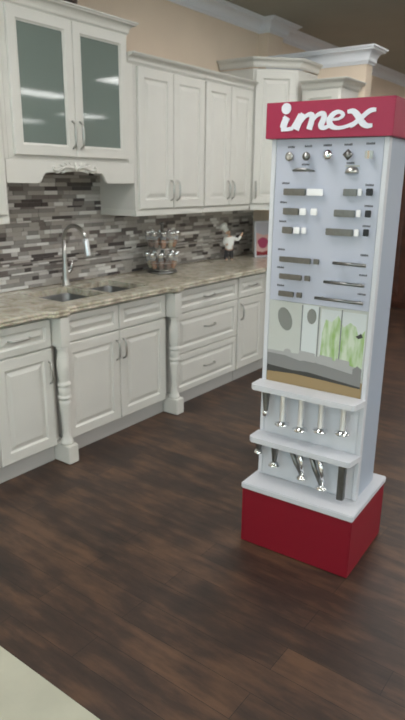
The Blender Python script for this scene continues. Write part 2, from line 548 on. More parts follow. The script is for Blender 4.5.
def base_cab(x0, x1, label, fronts, kick=True, loc=None, rz=0, depth=0.595, y=YB, group='cream base cabinets'):
    """fronts: list of (kind,xa,xb,za,zb,handle)"""
    L = x1 - x0
    root = empty('base_cabinet', (x0, y, 0.003) if loc is None else loc, rz, label, 'cabinet', group)
    b = MB()
    b.box(0.001, 0.019, 0, depth, 0.10, 0.868); b.box(L - 0.019, L - 0.001, 0, depth, 0.10, 0.868)
    b.box(0.0195, L - 0.0195, 0, depth, 0.10, 0.118); b.box(0.0195, L - 0.0195, depth - 0.01, depth, 0.1185, 0.868)
    b.box(0.0195, L - 0.0195, 0, 0.019, 0.1185, 0.868)
    b.build('carcass', M['cream_side'], root)
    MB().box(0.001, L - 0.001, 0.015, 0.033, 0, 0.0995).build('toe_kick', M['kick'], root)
    for k, a, b, za, zb, h in fronts:
        fr = FR if zb - za > 0.35 else (0.042 if zb - za > 0.2 else 0.036)
        d = door(root, a - x0, b - x0, za, zb, 'door' if k == 'd' else 'drawer', fr)
        if h:
            if k == 'd': handle(d, h[0] - x0, h[1], 0.115, True)
            else: handle(d, h[0] - x0, h[1], 0.125, False, 'drawer_handle')
    return root


ZD0, ZD1, ZR0, ZR1 = 0.105, 0.690, 0.700, 0.858
base_cab(1.340, 1.717, 'cream raised-panel base cabinet at the left edge, mostly out of the frame',
         [('d', 1.350, 1.712, ZD0, ZD1, (1.40, 0.56)), ('w', 1.350, 1.712, ZR0, ZR1, (1.53, 0.785))])
base_cab(1.719, 2.111, 'cream base cabinet with one door and one drawer, left of the first turned post',
         [('d', 1.730, 2.108, ZD0, ZD1, (2.080, 0.555)), ('w', 1.730, 2.108, ZR0, ZR1, (1.895, 0.785))])
base_cab(2.188, 3.098, 'wide cream sink base cabinet with two doors, between the two turned posts',
         [('d', 2.194, 2.640, ZD0, ZD1, (2.612, 0.57)), ('d', 2.646, 3.090, ZD0, ZD1, (2.672, 0.57)),
          ('w', 2.194, 2.640, ZR0, ZR1, None), ('w', 2.646, 3.090, ZR0, ZR1, None)])
base_cab(3.186, 3.985, 'cream base cabinet with three stacked drawers, right of the second turned post',
         [('w', 3.200, 3.975, ZR0, ZR1, (3.59, 0.785)), ('w', 3.200, 3.975, 0.402, ZD1, (3.60, 0.557)), ('w', 3.200, 3.975, ZD0, 0.392, (3.60, 0.25))])
base_cab(3.987, 4.392, 'narrow cream base cabinet with a door below a drawer, beside the red display stand',
         [('d', 3.995, 4.385, ZD0, ZD1, (4.030, 0.58)), ('w', 3.995, 4.385, ZR0, ZR1, (4.19, 0.785))])
# corner unit and the one along the partition
rc = empty('base_cabinet', (4.394, YB, 0.003), 0, 'cream corner base cabinet under the counter behind the display stand', 'cabinet', 'cream base cabinets')
MB().prism([(0, 0), (0.146, 0), (0.146, -0.03), (0.745, -0.03), (0.745, 0.595), (0, 0.595)], 0.10, 0.868).build('carcass', M['cream_side'], rc)
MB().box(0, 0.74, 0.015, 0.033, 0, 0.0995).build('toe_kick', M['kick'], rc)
rp = base_cab(0, 0.412, 'cream base cabinet on the partition wall behind the display stand',
              [('d', 0.01, 0.40, ZD0, ZD1, (0.04, 0.58)), ('w', 0.01, 0.40, ZR0, ZR1, (0.2, 0.785))], loc=(4.542, -0.630, 0.003), rz=radians(-90))


# turned posts
def turned_post(x, label, W=0.080):
    root = empty('turned_post', (x, -0.598, 0.003), 0, label, 'post', 'turned posts beside the sink base')
    MB().box(0, W, -0.112, 0.10, 0, 0.112, bev=0.004).build('base_block', M['cream'], root)
    MB().box(0.004, W - 0.004, -0.092, 0.10, 0.700, 0.866, bev=0.003).build('top_block', M['cream'], root)
    prof = [(0.037, 0.112), (0.0385, 0.124), (0.032, 0.136), (0.025, 0.155), (0.023, 0.185), (0.0245, 0.24), (0.030, 0.31), (0.0345, 0.36), (0.0345, 0.375),
            (0.029, 0.382), (0.029, 0.388), (0.037, 0.392), (0.039, 0.400), (0.037, 0.408), (0.031, 0.413), (0.0335, 0.42), (0.036, 0.44), (0.0335, 0.458), (0.031, 0.465),
            (0.037, 0.470), (0.039, 0.478), (0.037, 0.486), (0.029, 0.491), (0.029, 0.50), (0.034, 0.53), (0.0375, 0.57), (0.0365, 0.61), (0.031, 0.65), (0.026, 0.672), (0.030, 0.681), (0.034, 0.700)]
    MB().lathe(prof, (W / 2, -0.056, 0), 24).build('turned_shaft', M['cream'], root)
    MB().box(0.026, W - 0.026, 0.03, 0.10, 0.1125, 0.6995).build('back_plate', M['cream_side'], root)


turned_post(2.113, 'cream turned post between the single-door base cabinet and the sink base', 0.073)
turned_post(3.100, 'cream turned post between the sink base and the three-drawer cabinet')

# countertop with two sink cutouts
SX = [(2.29, 2.645), (2.685, 3.03)]; SY0, SY1 = -0.51, -0.14
CT0, CT1 = 0.876, 0.914


def countertop():
    fr = -0.645
    b = MB()
    xs = [0.9, 2.075, 2.300, 2.625, 2.665, 3.000, 3.205, 5.138]
    # pieces around the cutouts (top slab), plus eased front edge as a swept profile
    def sl(x0, x1, y0, y1): b.box(x0, x1, y0, y1, CT0, CT1)
    yb = -0.0115
    sl(0.9, 2.29, fr, yb); sl(2.29, 3.03, fr, SY0); sl(2.29, 3.03, SY1, yb); sl(2.645, 2.685, SY0, SY1)
    sl(3.03, 4.495, fr, yb); sl(4.495, 5.138, PY + 0.002, yb)
    for x0, x1 in ((2.078, 2.186), (3.088, 3.196)):
        b.prism([(x0 - 0.012, fr), (x0, fr - 0.035), (x0 + 0.006, fr - 0.042), (x1 - 0.006, fr - 0.042), (x1, fr - 0.035), (x1 + 0.012, fr)], CT0, CT1)
    nose = [(0, CT0), (0.006, CT0 + 0.002), (0.010, CT0 + 0.010), (0.006, CT0 + 0.018), (0.004, CT0 + 0.020), (0.009, CT0 + 0.026), (0.008, CT1 - 0.006), (0.0, CT1)]
    b.sweep(nose, [(0.9, fr), (2.066, fr), (2.078, fr - 0.035), (2.084, fr - 0.042), (2.180, fr - 0.042), (2.186, fr - 0.035), (2.198, fr),
                   (3.076, fr), (3.088, fr - 0.035), (3.094, fr - 0.042), (3.190, fr - 0.042), (3.196, fr - 0.035), (3.208, fr), (4.495, fr), (4.495, PY + 0.002)])
    b.build('countertop', M['granite'], label='L-shaped beige and brown granite countertop on the cream base cabinets', cat='countertop')


countertop()

# sink
sk = empty('sink', (2.65, -0.325, CT0), 0, 'double-bowl stainless steel sink let into the granite countertop', 'sink')
for i, (a, c) in enumerate(SX):
    x0, x1 = a - 2.65 - 0.004, c - 2.65 + 0.004
    y0, y1 = SY0 + 0.325 - 0.004, SY1 + 0.325 + 0.004
    b = MB()
    def ring(ins, z, r):
        pts = []
        for (cx, cy, a0) in ((x1 - ins - r, y1 - ins - r, 0), (x0 + ins + r, y1 - ins - r, 90), (x0 + ins + r, y0 + ins + r, 180), (x1 - ins - r, y0 + ins + r, 270)):
            for k in range(5):
                t = radians(a0 + k * 22.5)
                pts.append((cx + r * cos(t), cy + r * sin(t), z))
        return pts
    rr = [ring(0, -0.001, 0.05), ring(0.004, -0.012, 0.05), ring(0.010, -0.12, 0.05), ring(0.025, -0.142, 0.045), ring(0.05, -0.148, 0.03)]
    vs = [p for r_ in rr for p in r_]; n = 20; fs = []
    for j in range(len(rr) - 1):
        for k in range(n): fs.append((j * n + k, j * n + (k + 1) % n, (j + 1) * n + (k + 1) % n, (j + 1) * n + k))
    fs.append(tuple((len(rr) - 1) * n + k for k in range(n)))
    b.add(vs, fs, 0, True)
    bo = b.build('bowl', M['steel'], sk)
    MB().lathe([(0.040, 0), (0.040, 0.003), (0.030, 0.004), (0.024, 0.001), (0.0, 0.001)], ((x0 + x1) / 2, (y0 + y1) / 2, -0.1475), 20).build('drain', M['chrome'], bo)

# faucet
fc = empty('faucet', (2.69, -0.085, CT1), 0, 'tall chrome pull-down gooseneck faucet behind the double sink', 'faucet')
MB().lathe([(0.030, 0), (0.030, 0.006), (0.024, 0.012), (0.020, 0.05), (0.019, 0.11), (0.0165, 0.125), (0.0145, 0.16), (0.0135, 0.30)], (0, 0, 0), 20).build('body', M['nickel'], fc)
pts = [(0, 0, 0.29)]
for k in range(13):
    t = pi * k / 12 * 0.93
    pts.append((0.0, -0.105 + 0.105 * cos(t), 0.30 + 0.095 * sin(t)))
MB().tube(pts, 0.0125, 12).build('spout', M['nickel'], fc)
e = Vector(pts[-1])
MB().lathe([(0.0135, 0), (0.017, 0.01), (0.018, 0.03), (0.0195, 0.105), (0.018, 0.118), (0.0, 0.119)], tuple(e), 16, axis=(0, -0.18, -1)).build('spray_head', M['satin'], fc, label='satin chrome spray head')
lv = MB(); lv.tube([(0.018, 0, 0.085), (0.045, 0, 0.09)], 0.011, 12); lv.tube([(0.040, 0, 0.09), (0.055, 0, 0.125), (0.066, -0.002, 0.165)], [0.007, 0.006, 0.005], 10)
lv.build('lever', M['chrome'], fc)

# ---- wall cabinets
YU = -0.340


def wall_cab(x0, x1, label, doors, z0=1.400, z1=2.310, rail=True, crown=True, loc=None, rz=0, depth=0.338, ctop=2.362, cpath=None):
    L = x1 - x0
    root = empty('wall_cabinet', (x0, YU, 0) if loc is None else loc, rz, label, 'cabinet', 'cream wall cabinets')
    MB().box(0.001, L - 0.001, 0, depth, z0, z1).build('carcass', M['cream_side'], root)
    if rail: MB().box(0.001, L - 0.001, -0.006, 0.012, z0 - 0.042, z0 - 0.0005, bev=0.003).build('light_rail', M['cream'], root)
    if rail: MB().box(0.001, 0.013, 0.0125, depth, z0 - 0.042, z0 - 0.0005).build('side_rail', M['cream'], root)
    for a, c, hx in doors:
        d = door(root, a - x0, c - x0, z0 + 0.006, z1 - 0.016)
        if hx is not None: handle(d, hx - x0, z0 + 0.126, 0.125)
    if crown: cab_crown(root, z1 - 0.006, ctop, 0.064, cpath or [(0.001, -0.0005), (L - 0.001, -0.0005)])
    return root


wc1 = wall_cab(1.300, 2.096, 'cream wall cabinet cut by the left edge of the picture, left of the glass-door cabinet', [(1.31, 1.695, 1.66), (1.70, 2.075, 1.735)])
wc2 = wall_cab(3.106, 3.864, 'cream two-door wall cabinet right beside the glass-door cabinet',
         [(3.135, 3.492, 3.462), (3.498, 3.858, 3.530)], cpath=[(-0.060, -0.0005), (0.757, -0.0005)])
MB().box(-0.056, -0.0005, 0.0, 0.019, 1.7005, 2.31).build('filler_strip', M['cream'], wc2)
wall_cab(3.866, 4.528, 'cream two-door wall cabinet next to the taller corner cabinet', [(3.876, 4.200, 4.172), (4.206, 4.512, 4.236)])

MB().box(0.7965, 0.820, 0.0, 0.019, 1.7005, 2.31).build('filler_strip', M['cream'], wc1)

# glass-door cabinet with arched valance
gx0, gx1 = 2.098, 3.104
gc = empty('glass_door_cabinet', (gx0, YU, 0), 0, 'cream wall cabinet with two frosted glass doors above the sink', 'cabinet')
Lg = gx1 - gx0
b = MB()
zg0, zg1 = 1.70, 2.475
GA, GB = 0.024, 0.948            # body narrower than the valance
b.box(GA, GA + 0.018, 0.019, 0.338, zg0, zg1); b.box(GB - 0.018, GB, 0.019, 0.338, zg0, zg1)
b.box(GA + 0.0185, GB - 0.0185, 0.019, 0.338, zg0, zg0 + 0.018); b.box(GA + 0.0185, GB - 0.0185, 0.019, 0.338, zg1 - 0.018, zg1)
b.box(GA + 0.0185, GB - 0.0185, 0.330, 0.338, zg0 + 0.0185, zg1 - 0.0185)
b.box(GA, 0.075, 0, 0.0185, zg0, zg1); b.box(0.915, GB, 0, 0.0185, zg0, zg1)
b.box(0.0755, 0.9145, 0, 0.0185, zg0, zg0 + 0.035); b.box(0.0755, 0.9145, 0, 0.0185, zg1 - 0.035, zg1)
b.build('carcass', M['cream'], gc)
for z in (1.95, 2.20):
    MB().box(GA + 0.019, GB - 0.019, 0.03, 0.328, z, z + 0.018).build('shelf', M['cream_side'], gc)
d1 = door(gc, 0.055, 0.492, 1.722, 2.450, glass=True, fr=0.066)
d2 = door(gc, 0.496, 0.938, 1.722, 2.450, glass=True, fr=0.066)
handle(d1, 0.464, 1.845, 0.135); handle(d2, 0.524, 1.845, 0.135)
cab_crown(gc, 2.452, 2.525, 0.060, [(GA, 0.337), (GA, -0.0005), (GB, -0.0005), (GB, 0.337)])
# valance: scalloped lower edge
vp = [(0.001, 1.699), (0.001, 1.575), (0.205, 1.573), (0.222, 1.577), (0.238, 1.592), (0.250, 1.612), (0.262, 1.627), (0.280, 1.633)]
vp += [(0.42, 1.637), (0.50, 1.641), (0.58, 1.637)]
vp += [(0.700, 1.633), (0.716, 1.627), (0.728, 1.612), (0.740, 1.592), (0.756, 1.577), (0.775, 1.573), (Lg - 0.001, 1.575), (Lg - 0.001, 1.699)]
MB().prism_y(vp, 0.0, 0.019).build('valance', M['cream'], gc)
# carved leaf onlay on the valance
b = MB()
cx = 0.49
for sgn in (-1, 1):
    sc = [(0.012, 1.655), (0.045, 1.668), (0.085, 1.664), (0.115, 1.650), (0.140, 1.644), (0.165, 1.650), (0.172, 1.662), (0.160, 1.668), (0.150, 1.660)]
    b.tube([(cx + sgn * x, -0.003, z) for x, z in sc], [0.012, 0.013, 0.011, 0.009, 0.010, 0.009, 0.007, 0.006, 0.004], 8)
    for k, (x, z, a) in enumerate([(0.03, 1.672, 50), (0.06, 1.674, 35), (0.09, 1.668, 20), (0.12, 1.640, -20), (0.08, 1.645, -35)]):
        t = radians(a)
        b.tube([(cx + sgn * x, -0.002, z), (cx + sgn * (x + 0.016 * cos(t)), -0.006, z + 0.016 * sin(t)), (cx + sgn * (x + 0.032 * cos(t)), -0.002, z + 0.028 * sin(t))], [0.007, 0.006, 0.002], 6)
b.tube([(cx, -0.002, 1.640), (cx, -0.009, 1.662), (cx, -0.002, 1.692)], [0.006, 0.012, 0.003], 8)
b.build('carved_leaf', M['cream'], gc, label='carved acanthus leaf ornament')

# diagonal corner cabinet
dl = empty('corner_wall_cabinet', (4.532, -0.342, 0), radians(-45), 'tall cream corner wall cabinet with a diagonal door, behind the sign of the display stand', 'cabinet')
R_ = Matrix.Rotation(radians(45), 2)
def L2(x, y):
    v = R_ @ Vector((x - 4.532, y + 0.342)); return (v.x, v.y)
poly = [L2(4.532, -0.342), L2(4.800, -0.610), L2(5.138, -0.610), L2(5.138, -0.0115), L2(4.532, -0.0115)]
MB().prism(poly, 1.400, 2.470).build('carcass', M['cream'], dl)
MB().prism([L2(4.534, -0.350), L2(4.798, -0.608), L2(4.798, -0.59), L2(4.55, -0.342)], 1.358, 1.3995).build('light_rail', M['cream'], dl)
dd = door(dl, 0.018, 0.362, 1.412, 2.455)
handle(dd, 0.046, 1.526, 0.125)
cab_crown(dl, 2.480, 2.548, 0.055, [L2(4.5315, -0.0115), L2(4.5315, -0.3425), L2(4.7995, -0.6105), L2(5.137, -0.6105)])

wall_cab(0, 0.345, 'short cream wall cabinet on the partition wall, peeking above the sign of the display stand', [(0.012, 0.333, 0.30)], z1=2.322, ctop=2.380,
         loc=(4.800, -0.650, 0), rz=radians(-90), cpath=[(0.001, -0.0005), (0.3455, -0.0005), (0.3455, 0.338)])

# small dark urn standing on top of the glass cabinet
b = MB().lathe([(0.035, 0), (0.038, 0.01), (0.022, 0.03), (0.030, 0.05), (0.065, 0.11), (0.072, 0.16), (0.055, 0.21), (0.034, 0.235), (0.045, 0.255), (0.038, 0.256), (0.028, 0.236), (0.0, 0.22)], n=24)
b.build('urn', mat('bronze_glaze', (0.05, 0.035, 0.025), 0.35), loc=(2.74, -0.155, 2.4755), label='small dark urn on top of the glass-door cabinet', cat='urn')

# ------------------------------------------------------------------ things on the counter
# spice carousel: a revolving rack in two tiers, jars leaning outwards
sr = empty('spice_rack', (3.565, -0.185, CT1), 0, 'two-tier revolving chrome spice rack on the granite counter', 'spice rack')
MB().lathe([(0.108, 0), (0.116, 0.006), (0.112, 0.016), (0.05, 0.020), (0.012, 0.022), (0.012, 0.355), (0.020, 0.36), (0.018, 0.375), (0.0, 0.38)], n=28).build('stand', M['steel'], sr)
for (zt, rb) in ((0.024, 0.090), (0.182, 0.090)):
    b = MB().lathe([(0.012, zt), (rb + 0.014, zt), (rb + 0.014, zt + 0.006), (0.012, zt + 0.006)], n=28)
    for rr_, zz in ((rb + 0.042, zt + 0.060),):
        b.tube([(rr_ * cos(2 * pi * k / 28), rr_ * sin(2 * pi * k / 28), zz) for k in range(29)], 0.0018, 6)
    b.build('tier', M['nickel'], sr)


def jar_proto():
    root = empty('spice_jar', (0, 0, 0))
    MB().lathe([(0.017, 0), (0.020, 0.004), (0.021, 0.08), (0.018, 0.092), (0.016, 0.096)], n=14).build('glass', M['jar'], root)
    MB().lathe([(0.0155, 0.003), (0.018, 0.006), (0.0185, 0.055), (0.0, 0.056)], n=12).build('spice', M['amber'], root)
    MB().lathe([(0.019, 0.0965), (0.021, 0.099), (0.021, 0.120), (0.018, 0.126), (0.0, 0.127)], n=14).build('lid', M['chrome'], root)
    return root


SPM = {'amber': 'orange', 'paprika': 'brown', 'herb': 'tan'}
proto = jar_proto()
first = True
for t, zt in enumerate((0.031, 0.189)):
    for k in range(10):
        a = 2 * pi * k / 10 + 0.2 * t
        o = proto if first else copy_tree(proto)
        first = False
        kind = ['amber', 'paprika', 'herb', 'paprika', 'amber'][(k * 3 + t) % 5]
        sp = [c for c in o.children if c.name.startswith('spice')][0]
        if kind != 'amber':
            sp.data = sp.data.copy(); sp.data.materials[0] = M[kind]
        r = 0.084
        o.location = (3.565 + r * cos(a), -0.185 + r * sin(a), CT1 + zt + 0.006)
        o.rotation_euler = (Matrix.Rotation(a, 4, 'Z') @ Matrix.Rotation(radians(17), 4, 'Y')).to_euler()
        side = ['at its right', 'at its rear right', 'at its rear, right of centre', 'at its rear, left of centre', 'at its rear left',
                'at its left', 'at its front left', 'at its front, left of centre', 'at its front, right of centre', 'at its front right'][k]
        tag(o, '%s spice jar in the %s tier of the rack, %s' % (SPM[kind], ('lower', 'upper')[t], side), 'jar', 'spice jars in the revolving rack')

# chef figurine
chef = empty('chef_figurine', (4.525, -0.150, CT1), radians(-38), 'small white chef figurine with a tall hat and one arm raised on the counter', 'figurine')


def skin(name, joints, edges, m, parent, sub=2, root=0):
    me = bpy.data.meshes.new(name)
    me.from_pydata([j[0] for j in joints], edges, [])
    o = bpy.data.objects.new(name, me); COL.objects.link(o)
    o.parent = parent
    me.materials.append(m)
    md = o.modifiers.new('skin', 'SKIN'); md.use_smooth_shade = True
    for i, j in enumerate(joints):
        r = j[1] if isinstance(j[1], tuple) else (j[1], j[1])
        me.skin_vertices[0].data[i].radius = r
        me.skin_vertices[0].data[i].use_root = (i == root)
    s2 = o.modifiers.new('sub', 'SUBSURF'); s2.levels = sub; s2.render_levels = sub
    return o


J = [((0, 0, 0.115), (0.024, 0.020)), ((0.004, 0, 0.150), (0.034, 0.028)), ((0.004, 0, 0.190), (0.032, 0.024)), ((-0.004, -0.004, 0.215), 0.012), ((-0.014, -0.012, 0.238), (0.021, 0.023)), ((-0.018, -0.014, 0.258), 0.019),
     ((0.045, -0.005, 0.192), 0.013), ((0.078, -0.02, 0.178), 0.011), ((0.104, -0.03, 0.222), 0.009), ((0.114, -0.032, 0.246), 0.008),
     ((-0.042, -0.01, 0.185), 0.013), ((-0.056, -0.03, 0.150), 0.011), ((-0.026, -0.052, 0.140), 0.009),
     ((0.020, 0, 0.085), 0.020), ((0.022, -0.004, 0.045), 0.015), ((0.023, 0, 0.012), 0.011), ((0.024, -0.026, 0.009), 0.009),
     ((-0.020, 0, 0.085), 0.020), ((-0.024, -0.004, 0.045), 0.015), ((-0.026, 0, 0.012), 0.011), ((-0.028, -0.026, 0.009), 0.009)]
E_ = [(0, 1), (1, 2), (2, 3), (3, 4), (4, 5), (2, 6), (6, 7), (7, 8), (8, 9), (2, 10), (10, 11), (11, 12), (0, 13), (13, 14), (14, 15), (15, 16), (0, 17), (17, 18), (18, 19), (19, 20)]
skin('body', J, E_, M['skin'], chef)
# jacket (torso and sleeves), trousers, hat, apron, face
jk = [((0, 0, 0.088), (0.038, 0.033)), ((0, 0, 0.112), (0.038, 0.033)), ((0.004, 0, 0.150), (0.040, 0.033)), ((0.004, 0, 0.188), (0.036, 0.028)), ((0.002, -0.002, 0.206), (0.018, 0.018)),
      ((0.045, -0.005, 0.192), 0.018), ((0.078, -0.02, 0.178), 0.016), ((0.101, -0.029, 0.216), 0.014),
      ((-0.042, -0.01, 0.185), 0.018), ((-0.056, -0.03, 0.150), 0.016), ((-0.034, -0.046, 0.142), 0.013)]
skin('jacket', jk, [(0, 1), (1, 2), (2, 3), (3, 4), (3, 5), (5, 6), (6, 7), (3, 8), (8, 9), (9, 10)], M['cloth'], chef)
tr = [((0, 0, 0.112), (0.035, 0.030)), ((0.021, 0, 0.085), 0.025), ((0.023, -0.004, 0.045), 0.020), ((0.024, 0, 0.014), 0.016), ((0.025, -0.026, 0.013), 0.013),
      ((-0.021, 0, 0.085), 0.025), ((-0.025, -0.004, 0.045), 0.020), ((-0.027, 0, 0.014), 0.016), ((-0.029, -0.026, 0.013), 0.013)]
skin('trousers', tr, [(0, 1), (1, 2), (2, 3), (3, 4), (0, 5), (5, 6), (6, 7), (7, 8)], M['trousers'], chef)
MB().lathe([(0.021, 0), (0.022, 0.004), (0.022, 0.028), (0.030, 0.036), (0.038, 0.048), (0.038, 0.060), (0.028, 0.072), (0.012, 0.077), (0.0, 0.078)], (-0.028, -0.012, 0.256), 16, axis=(-0.75, 0.1, 1)).build('chef_hat', M['cloth'], chef)
b = MB()
for sx in (-1, 1): b.lathe([(0.0, -0.003), (0.003, 0), (0, 0.003)], (-0.014 + sx * 0.008, -0.037, 0.246), 8)
b.tube([(-0.030, -0.034, 0.228), (-0.022, -0.040, 0.231), (-0.014, -0.041, 0.233), (-0.006, -0.040, 0.231), (0.002, -0.034, 0.228)], [0.001, 0.003, 0.003, 0.003, 0.001], 6)
b.build('face_features', M['trousers'], chef, label='painted black eyes and moustache')

# framed red print leaning in the corner
pr = empty('framed_picture', (4.975, -0.285, CT1 + 0.001), radians(-20), 'framed pink and crimson picture standing in the corner of the counter', 'picture')
pr.rotation_euler = (radians(-5), 0, radians(-20))
MB().rings(-0.15, 0.15, 0, 0.33, [(0, 0.012), (0, -0.006), (0.003, -0.009), (0.014, -0.009), (0.016, -0.004), (0.016, 0.012)], hole=True).build('frame', M['frame'], pr)
pm = [mat('print_' + n, c, 0.35) for n, c in (('sky', (0.46, 0.46, 0.52)), ('pink', (0.62, 0.25, 0.28)), ('magenta', (0.42, 0.05, 0.13)), ('deep', (0.28, 0.02, 0.03)), ('blush', (0.66, 0.42, 0.40)))]
b = MB()
b.box(-0.1335, 0.1335, -0.001, 0.006, 0.0165, 0.3135, 0)
b.prism_y([(-0.133, 0.017), (0.133, 0.017), (0.133, 0.19), (0.05, 0.215), (-0.04, 0.20), (-0.133, 0.225)], -0.0018, -0.001, 4)
def blob(cx, cz, rx, rz_, y, mi, n=18):
    b.prism_y([(cx + rx * cos(2 * pi * k / n) * (1 + 0.12 * sin(3 * 2 * pi * k / n)), cz + rz_ * sin(2 * pi * k / n)) for k in range(n)], y, -0.001, mi)
blob(-0.055, 0.130, 0.06, 0.050, -0.0026, 2); blob(0.065, 0.125, 0.055, 0.06, -0.0024, 1); blob(0.07, 0.19, 0.04, 0.022, -0.0030, 2)
b.prism_y([(-0.133, 0.017), (0.133, 0.017), (0.133, 0.05), (0.02, 0.062), (-0.06, 0.045), (-0.133, 0.058)], -0.0034, -0.001, 3)
b.build('print', pm, pr, label='pink and crimson still life print')
MB().box(-0.02, 0.02, 0.012, 0.016, 0.02, 0.2).build('easel_back', M['black'], pr)

# ------------------------------------------------------------------ display stand
# local frame: x runs along the front from the kitchen end towards the viewer's right; front faces -y locally
TH = radians(3.0)
SB = Vector((2.118, -2.425, 0))          # front corner nearest the camera side
ds = empty('display_stand', (SB.x, SB.y, 0.003), -pi / 2 + TH,
           'white display stand for cabinet hardware with crimson sign and red plinth, on the dark floor', 'display stand')
# local x = -a (a measured from near corner towards kitchen), local y = depth b
W_ = 0.515
MB().box(-W_, 0, 0.0, 0.425, 0, 0.268, bev=0.003).build('plinth', M['red'], ds, label='glossy red plinth')
MB().box(-W_ - 0.004, 0.004, -0.005, 0.430, 0.2685, 0.297, bev=0.004).build('base_shelf', M['wh'], ds)
ZB, ZT = 0.2985, 1.759
A0, A1, B0, B1 = -0.503, -0.032, 0.125, 0.355
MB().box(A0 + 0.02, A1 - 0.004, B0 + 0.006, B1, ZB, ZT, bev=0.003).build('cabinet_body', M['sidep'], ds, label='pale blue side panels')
b = MB()
b.box(A0, A0 + 0.0195, B0 - 0.004, B1, ZB, ZT, bev=0.002)
b.box(A1 - 0.018, A1, B0 - 0.004, B0 + 0.03, ZB, ZT, bev=0.002)
b.build('edge_trim', M['wh'], ds, label='white front edges')
fp = MB().box(A0 + 0.021, A1 - 0.0195, B0 - 0.001, B0 + 0.0055, 1.118, ZT - 0.001).build('sample_panel', M['blueish'], ds, label='pale grey panel for the handle samples')
MB().box(A0 + 0.021, A1 - 0.0195, B0 - 0.001, B0 + 0.0055, ZB + 0.001, 0.740).build('lower_panel', M['wh'], ds)
YP = B0 - 0.001      # plane samples sit on


def captions():
    caps = [(0.416, 1.729), (0.344, 1.731), (0.267, 1.733), (0.184, 1.734), (0.100, 1.736), (0.352, 1.664), (0.170, 1.669), (0.434, 1.593), (0.090, 1.591), (0.439, 1.519),
            (0.087, 1.516), (0.439, 1.444), (0.088, 1.442), (0.438, 1.331), (0.086, 1.333), (0.438, 1.257), (0.085, 1.257), (0.434, 1.182), (0.084, 1.183)]
    for a, z in caps:
        b = MB(); x = -a - 0.017
        r = random.Random(int(a * 1000 + z * 77))
        for k in range(7):                      # short dark marks of an unreadable code
            wd = r.uniform(0.0028, 0.0042)
            b.box(x, x + wd, YP - 0.0006, YP - 0.0001, z - 0.0038, z + r.uniform(0.0026, 0.0045))
            x += wd + 0.0011
        b.build('caption', M['caption'], fp)


captions()

